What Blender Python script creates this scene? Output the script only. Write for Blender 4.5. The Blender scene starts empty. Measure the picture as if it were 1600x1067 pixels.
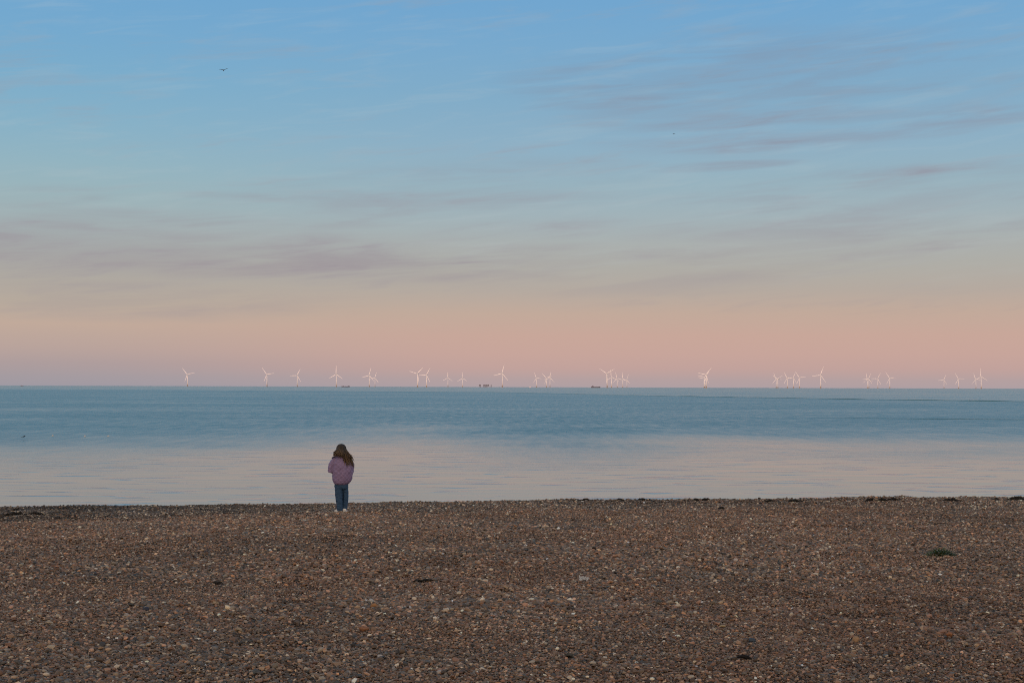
import bpy, bmesh, math, random
import numpy as np
from mathutils import Vector, Matrix, Euler, noise

random.seed(7)
rng = np.random.default_rng(11)
R = math.radians
scene = bpy.context.scene
col = scene.collection

# ------------------------------------------------------------------ helpers
def s2l(c):
    return c / 12.92 if c <= 0.04045 else ((c + 0.055) / 1.055) ** 2.4
def srgb(r, g, b):
    return (s2l(r / 255), s2l(g / 255), s2l(b / 255), 1.0)

def tag(o, label=None, cat=None, group=None, kind=None):
    if label: o['label'] = label
    if cat: o['category'] = cat
    if group: o['group'] = group
    if kind: o['kind'] = kind
    return o

def link(o, parent=None):
    col.objects.link(o)
    if parent is not None:
        o.parent = parent
    return o

def empty(name, loc=(0, 0, 0), rz=0.0):
    o = bpy.data.objects.new(name, None)
    o.empty_display_size = 0.2
    o.location = loc
    o.rotation_euler = (0, 0, rz)
    return link(o)

def mesh_obj(name, bm, mat, parent=None, smooth=True):
    me = bpy.data.meshes.new(name)
    bmesh.ops.recalc_face_normals(bm, faces=bm.faces)
    bm.to_mesh(me)
    bm.free()
    if smooth:
        me.polygons.foreach_set('use_smooth', [True] * len(me.polygons))
    if mat: me.materials.append(mat)
    return link(bpy.data.objects.new(name, me), parent)

def loft(bm, rings, cap=True):
    """rings: list of lists of points, the same count each."""
    vr = [[bm.verts.new(p) for p in r] for r in rings]
    n = len(vr[0])
    for a, b in zip(vr[:-1], vr[1:]):
        for i in range(n):
            j = (i + 1) % n
            bm.faces.new((a[i], a[j], b[j], b[i]))
    if cap:
        bm.faces.new(vr[0][::-1])
        bm.faces.new(vr[-1])
    return vr

def tube(bm, pts, rad, n=10, flat=1.0, caps=True):
    """A tapered tube through pts; rad per point; rounded ends."""
    pts = [Vector(p) for p in pts]
    rings = []
    ref = Vector((0.13, 0.97, 0.2))
    for i, p in enumerate(pts):
        d = (pts[min(i + 1, len(pts) - 1)] - pts[max(i - 1, 0)]).normalized()
        u = d.cross(ref)
        if u.length < 1e-3: u = d.cross(Vector((1, 0, 0)))
        u.normalize()
        v = d.cross(u).normalized()
        def ring(c, r):
            return [c + u * (math.cos(2 * math.pi * k / n) * r) + v * (math.sin(2 * math.pi * k / n) * r * flat) for k in range(n)]
        if i == 0 and caps:
            for t in (0.98, 0.6):
                rings.append(ring(p - d * rad[i] * t, rad[i] * math.sqrt(1 - t * t) + 1e-5))
        rings.append(ring(p, rad[i]))
        if i == len(pts) - 1 and caps:
            for t in (0.6, 0.98):
                rings.append(ring(p + d * rad[i] * t, rad[i] * math.sqrt(1 - t * t) + 1e-5))
    loft(bm, rings)

def ellipse_rings(prof, n=24, power=2.0):
    """prof: (z, cx, cy, rx, ry) -> rings for loft."""
    out = []
    for z, cx, cy, rx, ry in prof:
        r = []
        for k in range(n):
            a = 2 * math.pi * k / n
            c, s = math.cos(a), math.sin(a)
            e = 2.0 / power
            r.append((cx + rx * math.copysign(abs(c) ** e, c), cy + ry * math.copysign(abs(s) ** e, s), z))
        out.append(r)
    return out

def ball(bm, c, r, seg=16, rings=10):
    m = Matrix.Translation(c) @ Matrix.Diagonal((*r, 1.0))
    bmesh.ops.create_uvsphere(bm, u_segments=seg, v_segments=rings, radius=1.0, matrix=m)

def box(bm, c, size, rot=None):
    m = Matrix.Translation(c)
    if rot is not None: m = m @ rot.to_4x4()
    m = m @ Matrix.Diagonal((*size, 1.0))
    return bmesh.ops.create_cube(bm, size=1.0, matrix=m)

def fuse(name, bm, voxel, mat, parent=None, smooth_it=4, post=None):
    """Union of overlapping closed shapes as one continuous surface."""
    me = bpy.data.meshes.new(name + '_raw')
    bmesh.ops.recalc_face_normals(bm, faces=bm.faces)
    bm.to_mesh(me); bm.free()
    o = bpy.data.objects.new(name + '_raw', me)
    col.objects.link(o)
    md = o.modifiers.new('r', 'REMESH'); md.mode = 'VOXEL'; md.voxel_size = voxel
    if smooth_it:
        sm = o.modifiers.new('s', 'SMOOTH'); sm.iterations = smooth_it; sm.factor = 0.5
    dg = bpy.context.evaluated_depsgraph_get()
    dg.update()
    ev = o.evaluated_get(dg)
    me2 = bpy.data.meshes.new_from_object(ev)
    bpy.data.objects.remove(o)
    bpy.data.meshes.remove(me)
    me2.name = name
    if post: post(me2)
    me2.polygons.foreach_set('use_smooth', [True] * len(me2.polygons))
    me2.materials.clear()
    me2.materials.append(mat)
    return link(bpy.data.objects.new(name, me2), parent)

# ------------------------------------------------------------------ materials
def new_mat(name):
    m = bpy.data.materials.new(name); m.use_nodes = True
    nt = m.node_tree
    return m, nt, nt.nodes['Principled BSDF']

def simple(name, base, rough=0.6, var=0.25, scale=20.0, bump=0.0, spec=0.3, coord='Object'):
    m, nt, b = new_mat(name)
    tc = nt.nodes.new('ShaderNodeTexCoord')
    nz = nt.nodes.new('ShaderNodeTexNoise'); nz.inputs['Scale'].default_value = scale
    nz.inputs['Detail'].default_value = 5
    nt.links.new(tc.outputs[coord], nz.inputs['Vector'])
    mx = nt.nodes.new('ShaderNodeMix'); mx.data_type = 'RGBA'
    mx.inputs['A'].default_value = [c * (1 - var) for c in base[:3]] + [1]
    mx.inputs['B'].default_value = [min(1, c * (1 + var)) for c in base[:3]] + [1]
    nt.links.new(nz.outputs['Fac'], mx.inputs['Factor'])
    nt.links.new(mx.outputs['Result'], b.inputs['Base Color'])
    b.inputs['Roughness'].default_value = rough
    b.inputs['Specular IOR Level'].default_value = spec
    if bump:
        bp = nt.nodes.new('ShaderNodeBump'); bp.inputs['Strength'].default_value = bump
        bp.inputs['Distance'].default_value = 0.01
        nt.links.new(nz.outputs['Fac'], bp.inputs['Height'])
        nt.links.new(bp.outputs['Normal'], b.inputs['Normal'])
    return m

def attr_mat(name, attr='tint', rough=0.75, spec=0.25, nscale=120.0, nvar=0.35, bump=0.25):
    m, nt, b = new_mat(name)
    at = nt.nodes.new('ShaderNodeAttribute'); at.attribute_name = attr
    tc = nt.nodes.new('ShaderNodeTexCoord')
    nz = nt.nodes.new('ShaderNodeTexNoise'); nz.inputs['Scale'].default_value = nscale
    nz.inputs['Detail'].default_value = 3
    nt.links.new(tc.outputs['Object'], nz.inputs['Vector'])
    mr = nt.nodes.new('ShaderNodeMapRange')
    mr.inputs['To Min'].default_value = 1 - nvar; mr.inputs['To Max'].default_value = 1 + nvar
    nt.links.new(nz.outputs['Fac'], mr.inputs['Value'])
    vm = nt.nodes.new('ShaderNodeVectorMath'); vm.operation = 'SCALE'
    nt.links.new(at.outputs['Color'], vm.inputs[0]); nt.links.new(mr.outputs['Result'], vm.inputs['Scale'])
    nt.links.new(vm.outputs['Vector'], b.inputs['Base Color'])
    b.inputs['Roughness'].default_value = rough
    b.inputs['Specular IOR Level'].default_value = spec
    if bump:
        bp = nt.nodes.new('ShaderNodeBump'); bp.inputs['Strength'].default_value = bump
        bp.inputs['Distance'].default_value = 0.003
        nt.links.new(nz.outputs['Fac'], bp.inputs['Height'])
        nt.links.new(bp.outputs['Normal'], b.inputs['Normal'])
    return m

# ------------------------------------------------------------------ camera
F_PX = 2222.0                      # focal length in pixels of the 1600 wide photograph
CAM = Vector((0, 0, 3.5))          # sea level is z = 0
PITCH, ROLL = R(1.833), R(0.177)
cd = bpy.data.cameras.new('camera'); cam = bpy.data.objects.new('camera', cd); link(cam)
cd.sensor_width = 36.0; cd.lens = F_PX / 1600 * 36.0
cd.clip_start = 0.1; cd.clip_end = 200000
cam_rot = (Matrix.Rotation(math.pi / 2 + PITCH, 3, 'X') @ Matrix.Rotation(ROLL, 3, 'Z'))
cam.matrix_world = Matrix.Translation(CAM) @ cam_rot.to_4x4()
scene.camera = cam

def ray(px, py):
    return (cam_rot @ Vector((px - 800.0, 533.5 - py, -F_PX))).normalized()
def at(px, py, Y):
    d = ray(px, py); return CAM + d * (Y / d.y)

# ------------------------------------------------------------------ ground shape
# smooth value noise for colour patches (numpy)
def vnoise(x, y, scale, seed):
    g = np.random.default_rng(seed).random((64, 64))
    u = np.asarray(x) * scale; v = np.asarray(y) * scale
    iu = np.floor(u).astype(int); iv = np.floor(v).astype(int)
    fu = u - iu; fv = v - iv
    fu = fu * fu * (3 - 2 * fu); fv = fv * fv * (3 - 2 * fv)
    a = g[iu % 64, iv % 64]; b = g[(iu + 1) % 64, iv % 64]; c = g[iu % 64, (iv + 1) % 64]; d = g[(iu + 1) % 64, (iv + 1) % 64]
    return (a * (1 - fu) + b * fu) * (1 - fv) + (c * (1 - fu) + d * fu) * fv

CX = [-60, -9.24, -3.04, 0.0, 4.68, 9.24, 60]
CZ = [1.26, 1.285, 1.355, 1.415, 1.475, 1.52, 1.55]
HOLLOWS = []
_r = random.Random(5)
for (x0_, y0_, x1_, y1_) in ((-5.5, 9, -3.1, 23), (3.0, 8, 1.0, 22), (6.5, 20, -7.5, 17), (-1.5, 8.5, -2.6, 22.5), (2.5, 11, 8, 15)):
    n_ = int(math.hypot(x1_ - x0_, y1_ - y0_) / .55)
    for k_ in range(n_):
        t_ = k_ / n_; s_ = .10 if k_ % 2 else -.10
        HOLLOWS.append((x0_ + (x1_ - x0_) * t_ + s_ * (1 if abs(x1_ - x0_) < abs(y1_ - y0_) else 0) + _r.uniform(-.05, .05), y0_ + (y1_ - y0_) * t_ + s_ * (0 if abs(x1_ - x0_) < abs(y1_ - y0_) else 1) + _r.uniform(-.06, .06)))
def beach_z(x, y):
    x = np.asarray(x, float); y = np.asarray(y, float)
    zc = np.interp(x, CX, CZ)
    t = (y - 8.0) / 18.0
    z = 1.85 + (zc - 1.85) * np.clip(t, -2.0, 1.0)
    over = np.clip(y - 25.6, 0, None)
    z = z - np.where(over < 1.2, 0.075 * over * over, 0.108 + 0.18 * (over - 1.2))
    z = z + 0.012 * np.sin(1.7 * x + 0.6 * y) * np.sin(0.9 * y - 0.5 * x) + 0.008 * np.sin(4.1 * x + 1.0) * np.sin(2.3 * y) + 0.006 * np.sin(9.3 * x + 3.1 * y) * np.sin(5.0 * y - 2.0 * x)
    # low berms along the shore and trodden hollows
    z = z + 0.030 * (vnoise(x * 0.5 + 31, y * 1.5 + 31, 0.55, 41) - .5) + 0.022 * (vnoise(x + 31, y + 31, 1.6, 42) - .5) + 0.014 * (vnoise(x + 31, y + 31, 5.0, 43) - .5)
    for hx_, hy_ in HOLLOWS:
        q = ((x - hx_) ** 2 + (y - hy_) ** 2 * .6) / .016
        z = z - 0.026 * np.exp(-q) + 0.009 * np.exp(-(np.sqrt(q) - 1.7) ** 2 * 3)
    return np.maximum(z, -2.5)
def bz(x, y): return float(beach_z(x, y))
def ground_hit(px, py):
    d = ray(px, py)
    lo, hi = 5.0, 40.0
    prev = 5.0
    for i in range(700):
        y = 5.0 + i * 0.05
        p = CAM + d * (y / d.y)
        if p.z < bz(p.x, p.y):
            return Vector((p.x, p.y, bz(p.x, p.y)))
    y = 25.8
    p = CAM + d * (y / d.y)
    return Vector((p.x, y, bz(p.x, y)))

# ------------------------------------------------------------------ beach sheet
def grid_mesh(name, xs, ys, zf, mat):
    X, Y = np.meshgrid(xs, ys)
    Z = zf(X, Y)
    co = np.stack([X, Y, Z], -1).reshape(-1, 3)
    nx, ny = len(xs), len(ys)
    i = np.arange(nx * ny).reshape(ny, nx)
    f = np.stack([i[:-1, :-1], i[:-1, 1:], i[1:, 1:], i[1:, :-1]], -1).reshape(-1, 4)
    me = bpy.data.meshes.new(name)
    me.vertices.add(len(co)); me.vertices.foreach_set('co', co.ravel().astype(np.float32))
    me.loops.add(f.size); me.loops.foreach_set('vertex_index', f.ravel().astype(np.int32))
    me.polygons.add(len(f)); me.polygons.foreach_set('loop_start', (np.arange(len(f)) * 4).astype(np.int32))
    me.polygons.foreach_set('use_smooth', np.ones(len(f), bool))
    me.update(calc_edges=True)
    me.materials.append(mat)
    return link(bpy.data.objects.new(name, me))

def beach_material():
    m, nt, b = new_mat('shingle_bed')
    tc = nt.nodes.new('ShaderNodeTexCoord')
    vo = nt.nodes.new('ShaderNodeTexVoronoi'); vo.inputs['Scale'].default_value = 70
    nt.links.new(tc.outputs['Object'], vo.inputs['Vector'])
    hs = nt.nodes.new('ShaderNodeSeparateColor')
    nt.links.new(vo.outputs['Color'], hs.inputs['Color'])
    cr = nt.nodes.new('ShaderNodeValToRGB')
    e = cr.color_ramp.elements
    e[0].position = 0; e[0].color = (0.05, 0.03, 0.022, 1)
    e[1].position = 1; e[1].color = (0.20, 0.125, 0.085, 1)
    for p, c in ((0.3, (0.13, 0.065, 0.04, 1)), (0.55, (0.085, 0.066, 0.055, 1)), (0.8, (0.12, 0.10, 0.085, 1))):
        k = e.new(p); k.color = c
    nt.links.new(hs.outputs['Red'], cr.inputs['Fac'])
    nt.links.new(cr.outputs['Color'], b.inputs['Base Color'])
    b.inputs['Roughness'].default_value = 0.85
    bp = nt.nodes.new('ShaderNodeBump'); bp.inputs['Strength'].default_value = 0.8; bp.inputs['Distance'].default_value = 0.012
    bp.invert = True
    nt.links.new(vo.outputs['Distance'], bp.inputs['Height'])
    nt.links.new(bp.outputs['Normal'], b.inputs['Normal'])
    return m

def axis(fine0, fine1, step, far0, far1):
    a = list(np.arange(fine0, fine1 + 1e-6, step))
    lo, hi = [], []
    v, s = fine0, step
    while v > far0:
        s *= 1.6; v -= s; lo.append(max(v, far0))
    v, s = fine1, step
    while v < far1:
        s *= 1.6; v += s; hi.append(min(v, far1))
    return np.array(lo[::-1] + a + hi)

beach = grid_mesh('beach', axis(-14, 14, 0.12, -3000, 3000), axis(5, 29, 0.12, -190, 48),
                  lambda X, Y: beach_z(X, Y) - 0.012, beach_material())
tag(beach, 'brown shingle beach sloping down to the water', None, None, 'structure')

# unseen bank added behind the camera; its shadow keeps the beach out of the last sun
def shade_bank_z(X, Y):
    t = (Y + 190) / 70.0
    prof = np.exp(-((t - 0.0) ** 2) * 1.2)
    return 2.2 + 12.5 * prof * (0.93 + 0.07 * np.sin(X * 0.013 + 1.0) * np.sin(X * 0.0041)) - 0.8
shade_bank = grid_mesh('shade_bank', np.linspace(-3000, 3000, 121), np.linspace(-330, -60, 40), shade_bank_z,
                 simple('shade_bank_grass', (0.07, 0.08, 0.035), 0.9, 0.4, 0.3))
tag(shade_bank, 'unseen grassy bank added behind the camera to shade the beach', None, None, 'structure')

# ------------------------------------------------------------------ shingle (real pebbles, one mesh)
def build_shingle():
    # templates: the upper part of a lumpy icosahedron, 12 shapes
    bm = bmesh.new(); bmesh.ops.create_icosphere(bm, subdivisions=1, radius=1.0)
    V = np.array([v.co[:] for v in bm.verts]); Fc = np.array([[v.index for v in f.verts] for f in bm.faces]); bm.free()
    Fc = Fc[[i for i in range(len(Fc)) if not (V[Fc[i]][:, 2] < 0.0).sum() >= 3]]
    used = np.unique(Fc); remap = -np.ones(len(V), int); remap[used] = np.arange(len(used))
    V = V[used]; Fc = remap[Fc]
    nT = 24
    T = []
    for k in range(nT):
        r = np.random.default_rng(100 + k)
        v = V * (1 + r.uniform(-0.30, 0.30, (len(V), 1)))
        v = v * np.array([1.0, r.uniform(0.6, 0.95), r.uniform(0.38, 0.72)])
        a = r.uniform(-0.55, 0.55); b = r.uniform(-0.55, 0.55)
        M = np.array(Euler((a, b, 0)).to_matrix())
        T.append(v @ M.T)
    T = np.array(T)
    P = []
    for (y0, y1, sp, med) in ((6.9, 13.0, 0.0150, 0.0094), (13.0, 27.6, 0.0192, 0.0116)):
        ys = np.arange(y0, y1, sp * 0.9)
        for y in ys:
            w = 0.36 * y + 0.7
            xs = np.arange(-w, w, sp)
            n = len(xs)
            px = xs + rng.uniform(-0.6, 0.6, n) * sp
            py = y + rng.uniform(-0.6, 0.6, n) * sp
            r = med * np.exp(rng.normal(0, 0.36, n))
            P.append(np.stack([px, py, r], -1))
    # larger stones lying on top
    n = 5000
    yb = np.sqrt(rng.uniform(7.0 ** 2, 27.2 ** 2, n))
    xb = rng.uniform(-1, 1, n) * (0.36 * yb + 0.7)
    P.append(np.stack([xb, yb, rng.uniform(0.014, 0.025, n)], -1))
    P = np.concatenate(P)
    x, y, r = P.T
    n = len(P)
    r = np.clip(r * (0.74 + 0.55 * vnoise(x, y * 1.6, 0.45, 21)), 0.0045, 0.028)
    # ---- colours: flint browns, rusty reds, greys, pale chips; patchy
    pal = np.array([(0.210, 0.136, 0.100), (0.172, 0.106, 0.080), (0.165, 0.118, 0.089), (0.120, 0.095, 0.080), (0.135, 0.122, 0.115),
                    (0.085, 0.078, 0.076), (0.260, 0.190, 0.135), (0.280, 0.158, 0.095), (0.330, 0.285, 0.235), (0.50, 0.46, 0.41), (0.060, 0.066, 0.072)])
    red = vnoise(x, y * 0.8, 0.55, 1) * 0.6 + vnoise(x, y, 1.7, 2) * 0.4
    w = np.tile(np.array([1.3, 2.2, 2.5, 2.1, 1.4, 0.9, 0.8, 0.25, 0.42, 0.09, 0.4]), (n, 1))
    w[:, [0, 1, 7]] *= (0.35 + 1.6 * red)[:, None]
    w[:, [3, 4, 5, 10]] *= (1.65 - 1.5 * red)[:, None]
    # the strand along the crest is greyer, darker and full of pale shell
    edge = np.interp(x, [-10, -6, -2.5, 0, 4, 10], [20.8, 21.6, 23.0, 22.8, 22.6, 22.6]) + (vnoise(x, y, 0.9, 5) - 0.5) * 1.6
    strand = np.clip((y - edge) / 1.2, 0, 1) * np.interp(x, [-10, -5, 0, 4, 10], [1.0, 0.9, 0.6, 0.5, 0.55])
    w[:, [0, 1, 2, 6, 7]] *= (1 - 0.75 * strand)[:, None]
    w[:, [4, 5, 10]] *= (1 + 1.5 * strand)[:, None]
    w[:, [8, 9]] *= (1 + 3.2 * strand)[:, None]
    c = np.cumsum(w, 1); c /= c[:, -1:]
    k = (rng.random((n, 1)) > c).sum(1)
    colr = pal[k] * np.exp(rng.normal(0.06, 0.38, (n, 1)))
    colr = colr * (1 + 0.22 * (vnoise(x, y, 0.35, 8) - 0.5) + 0.28 * (vnoise(x, y, 2.2, 9) - 0.5))[:, None]
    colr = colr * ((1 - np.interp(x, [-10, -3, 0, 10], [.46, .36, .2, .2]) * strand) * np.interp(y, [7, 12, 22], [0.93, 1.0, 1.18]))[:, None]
    tuft = np.clip((vnoise(x, y * 2.2, 1.9, 31) - .52) * 5, 0, 1) * strand * np.interp(x, [-10, -3, 1, 10], [.85, .6, .35, .55])
    colr = colr * (1 - 0.75 * tuft * (rng.random(n) < .8))[:, None]
    colr = colr * np.array([1.20, 1.11, 0.99])
    pale = k >= 8
    r = np.where(pale & (k < 10), r * 1.1, r)
    z = beach_z(x, y) - 0.006 + rng.uniform(-0.5, 0.85, n) * r * np.interp(y, [24.8, 25.4], [1, 1.5])
    z[-5000:] = beach_z(x[-5000:], y[-5000:]) - 0.001
    ti = rng.integers(0, nT, n)
    ang = rng.uniform(0, 2 * np.pi, n)
    ca, sa = np.cos(ang), np.sin(ang)
    B = T[ti] * r[:, None, None]
    X = B[:, :, 0] * ca[:, None] - B[:, :, 1] * sa[:, None] + x[:, None]
    Y = B[:, :, 0] * sa[:, None] + B[:, :, 1] * ca[:, None] + y[:, None]
    Z = B[:, :, 2] + z[:, None]
    co = np.stack([X, Y, Z], -1).reshape(-1, 3).astype(np.float32)
    nv = T.shape[1]
    f = (Fc[None] + (np.arange(n) * nv)[:, None, None]).reshape(-1, 3).astype(np.int32)
    me = bpy.data.meshes.new('shingle')
    me.vertices.add(len(co)); me.vertices.foreach_set('co', co.ravel())
    me.loops.add(f.size); me.loops.foreach_set('vertex_index', f.ravel())
    me.polygons.add(len(f)); me.polygons.foreach_set('loop_start', (np.arange(len(f)) * 3).astype(np.int32))
    me.polygons.foreach_set('use_smooth', (rng.random(n) < 0.45).repeat(len(Fc)))
    me.update(calc_edges=True)
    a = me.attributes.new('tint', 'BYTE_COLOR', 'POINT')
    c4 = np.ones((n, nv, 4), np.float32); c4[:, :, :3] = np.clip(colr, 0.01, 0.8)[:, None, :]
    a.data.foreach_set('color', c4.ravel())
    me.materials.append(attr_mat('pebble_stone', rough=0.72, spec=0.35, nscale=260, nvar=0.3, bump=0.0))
    o = link(bpy.data.objects.new('shingle', me))
    tag(o, 'loose brown, rust red and grey pebbles covering the beach', None, None, 'stuff')
    print('pebbles', n, 'tris', len(f))
build_shingle()

# ------------------------------------------------------------------ sea
def sea_material():
    m, nt, b = new_mat('sea_water')
    N, L = nt.nodes.new, nt.links.new
    tc = N('ShaderNodeTexCoord'); sx = N('ShaderNodeSeparateXYZ'); L(tc.outputs['Object'], sx.inputs[0])
    X, Y = sx.outputs['X'], sx.outputs['Y']
    def math_(op, a, b_=None, clamp=False, c=None):
        n = N('ShaderNodeMath'); n.operation = op; n.use_clamp = clamp
        for i, v in enumerate((a, b_, c)):
            if v is None: continue
            if isinstance(v, (int, float)): n.inputs[i].default_value = v
            else: L(v, n.inputs[i])
        return n.outputs[0]
    def mrange(v, a, b_, c, d, smooth=True):
        n = N('ShaderNodeMapRange'); n.interpolation_type = 'SMOOTHSTEP' if smooth else 'LINEAR'
        L(v, n.inputs['Value'])
        for k, q in zip(('From Min', 'From Max', 'To Min', 'To Max'), (a, b_, c, d)):
            if isinstance(q, (int, float)): n.inputs[k].default_value = q
            else: L(q, n.inputs[k])
        return n.outputs['Result']
    def tex(sxx, syy, detail=3, off=(0, 0, 0), rough=0.55, dist=0.0):
        mp = N('ShaderNodeMapping'); L(tc.outputs['Object'], mp.inputs['Vector'])
        mp.inputs['Scale'].default_value = (sxx, syy, 1); mp.inputs['Location'].default_value = off
        n = N('ShaderNodeTexNoise'); n.inputs['Scale'].default_value = 1.0; n.inputs['Detail'].default_value = detail
        n.inputs['Roughness'].default_value = rough; n.inputs['Distortion'].default_value = dist
        L(mp.outputs[0], n.inputs['Vector'])
        return n.outputs['Fac']
    # where the breeze starts to ruffle the calm water near the shore
    rp = N('ShaderNodeValToRGB'); rp.color_ramp.interpolation = 'CARDINAL'
    el = rp.color_ramp.elements
    stops = [(0.0, 0.27), (0.11, 0.30), (0.25, 0.38), (0.36, 0.56), (0.45, 0.48), (0.555, 0.34), (0.667, 0.56), (0.78, 0.48), (1.0, 0.42)]
    el[0].position, el[0].color = 0, (stops[0][1],) * 3 + (1,)
    el[1].position, el[1].color = 1, (stops[-1][1],) * 3 + (1,)
    for p, v in stops[1:-1]:
        k = el.new(p); k.color = (v, v, v, 1)
    L(mrange(X, -36, 36, 0, 1, False), rp.inputs['Fac'])
    lim = mrange(rp.outputs['Color'], 0, 1, 40, 150, False)
    wob = math_('MULTIPLY', math_('SUBTRACT', tex(0.05, 0.05, 4, (3, 7, 0)), 0.5), 75)
    dy = math_('ADD', math_('SUBTRACT', Y, lim), wob)
    ruff = mrange(dy, -42, 55, 0, 1)
    patch = tex(0.006, 0.016, 4, (11, 2, 0), 0.6)
    ruff2 = math_('MULTIPLY', ruff, mrange(patch, 0.34, 0.62, 0.80, 1.10), True)
    # beyond the tide rip the sea lies smoother and paler
    fc = N('ShaderNodeFloatCurve'); cu = fc.mapping.curves[0]
    cu.points[0].location = (0, 1300 / 1400); cu.points[1].location = (1, 300 / 1400)
    for xx, yy in ((-270, 1200), (0, 873), (64, 568), (107, 439), (135, 379)):
        cu.points.new((xx + 350) / 550, yy / 1400)
    fc.mapping.update()
    L(mrange(X, -350, 200, 0, 1, False), fc.inputs['Value'])
    far = mrange(math_('SUBTRACT', Y, math_('MULTIPLY', fc.outputs[0], 1400)), -15, 60, 0, 1)
    rough = mrange(ruff2, 0, 1, 0.105, 0.29, False)
    rough = math_('SUBTRACT', rough, math_('MULTIPLY', far, 0.065))
    # cat's paws: small gusts that darken or lighten the ruffled water
    paw = math_('ADD', math_('MULTIPLY', math_('SUBTRACT', tex(1.1, 0.16, 3, (6, 3, 0), 0.6), 0.5), 0.34), math_('MULTIPLY', math_('SUBTRACT', tex(0.035, 0.05, 4, (2, 9, 0), 0.6), 0.5), 0.20))
    rough = math_('MAXIMUM', math_('ADD', rough, math_('MULTIPLY', paw, ruff)), 0.06)
    L(rough, b.inputs['Roughness'])
    sh = N('ShaderNodeMix'); sh.data_type = 'RGBA'              # pale sandy shallows, then deeper green blue
    sh.inputs['A'].default_value = (0.27, 0.27, 0.24, 1); sh.inputs['B'].default_value = (0.070, 0.215, 0.250, 1)
    L(mrange(Y, 45, 115, 0, 1), sh.inputs['Factor']); L(sh.outputs['Result'], b.inputs['Base Color'])
    b.inputs['IOR'].default_value = 1.333
    b.inputs['Specular IOR Level'].default_value = 0.5
    # ripples: long lazy ones near the shore, short chop further out
    calm = math_('MULTIPLY', math_('POWER', mrange(tex(0.38, 1.0, 2, (5, 1, 0), 0.5, 0.6), 0.55, 0.80, 0, 1), 1.0), 0.042)
    swell = math_('MULTIPLY', tex(0.10, 0.55, 2, (9, 4, 0)), 0.02)
    chop = math_('MULTIPLY', tex(0.9, 1.9, 4, (2, 8, 0), 0.6), 0.12)
    hgt = math_('ADD', math_('MULTIPLY', math_('ADD', calm, swell), math_('SUBTRACT', 1.0, math_('MULTIPLY', ruff, 0.7))), math_('MULTIPLY', chop, ruff2))
    bp = N('ShaderNodeBump'); bp.inputs['Strength'].default_value = 1.0; bp.inputs['Distance'].default_value = 1.0
    L(hgt, bp.inputs['Height']); L(bp.outputs['Normal'], b.inputs['Normal'])
    return m

sea = grid_mesh('sea', axis(-60, 60, 4, -54000, 54000), axis(28, 150, 4, 28, 73000), lambda X, Y: 0 * X, sea_material())
tag(sea, 'calm blue sea under a dusk sky, smooth and peach near the beach', None, None, 'structure')

def ridge(name, line, label):
    # a steep low wave standing along the edge of a current; line: (x, y, height)
    bm = bmesh.new(); rings = []
    pts = []
    for (x0, y0, h0), (x1, y1, h1) in zip(line[:-1], line[1:]):
        n = max(2, int(math.hypot(x1 - x0, y1 - y0) / 2.2))
        pts += [(x0 + (x1 - x0) * k / n, y0 + (y1 - y0) * k / n, h0 + (h1 - h0) * k / n) for k in range(n)]
    for x, y, h in pts:
        h = h * (.45 + 1.1 * abs(noise.noise(Vector((x * .11, y * .05, 3))) + .25)) + .004
        y += 9 * noise.noise(Vector((x * .03, 0, 7)))
        rings.append([(x, y - 2.4 * h, -.05), (x, y - 1.1 * h, h * .55), (x, y - .35 * h, h * .92), (x, y, h), (x, y + 2 * h, h * .6), (x, y + 5 * h, -.05)])
    loft(bm, rings)
    m, nt, b = new_mat('steep_water'); b.inputs['Base Color'].default_value = (.06, .15, .18, 1); b.inputs['Roughness'].default_value = .3; b.inputs['IOR'].default_value = 1.333
    tc = nt.nodes.new('ShaderNodeTexCoord'); nz = nt.nodes.new('ShaderNodeTexNoise'); nz.inputs['Scale'].default_value = 3
    nt.links.new(tc.outputs['Object'], nz.inputs['Vector'])
    bp = nt.nodes.new('ShaderNodeBump'); bp.inputs['Strength'].default_value = .4; bp.inputs['Distance'].default_value = .1
    nt.links.new(nz.outputs['Fac'], bp.inputs['Height']); nt.links.new(bp.outputs['Normal'], b.inputs['Normal'])
    tag(mesh_obj(name, bm, m), label, None, None, 'structure')
ridge('wave', [(-120, 1010, .02), (0, 880, .14), (64, 568, .15), (107, 439, .19), (135, 379, .21), (190, 330, .21)], 'thin dark line of steep water along the tide rip')
ridge('wave', [(36, 168, .01), (47, 163, .04), (62, 160, .06), (80, 158, .06)], 'short dark ripple line on the right')

# ------------------------------------------------------------------ wind turbines
M_white = simple('turbine_paint', (0.72, 0.70, 0.69), 0.5, 0.04, 0.5)
M_yellow = simple('transition_paint', (0.48, 0.40, 0.32), 0.55, 0.15, 0.5)

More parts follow.
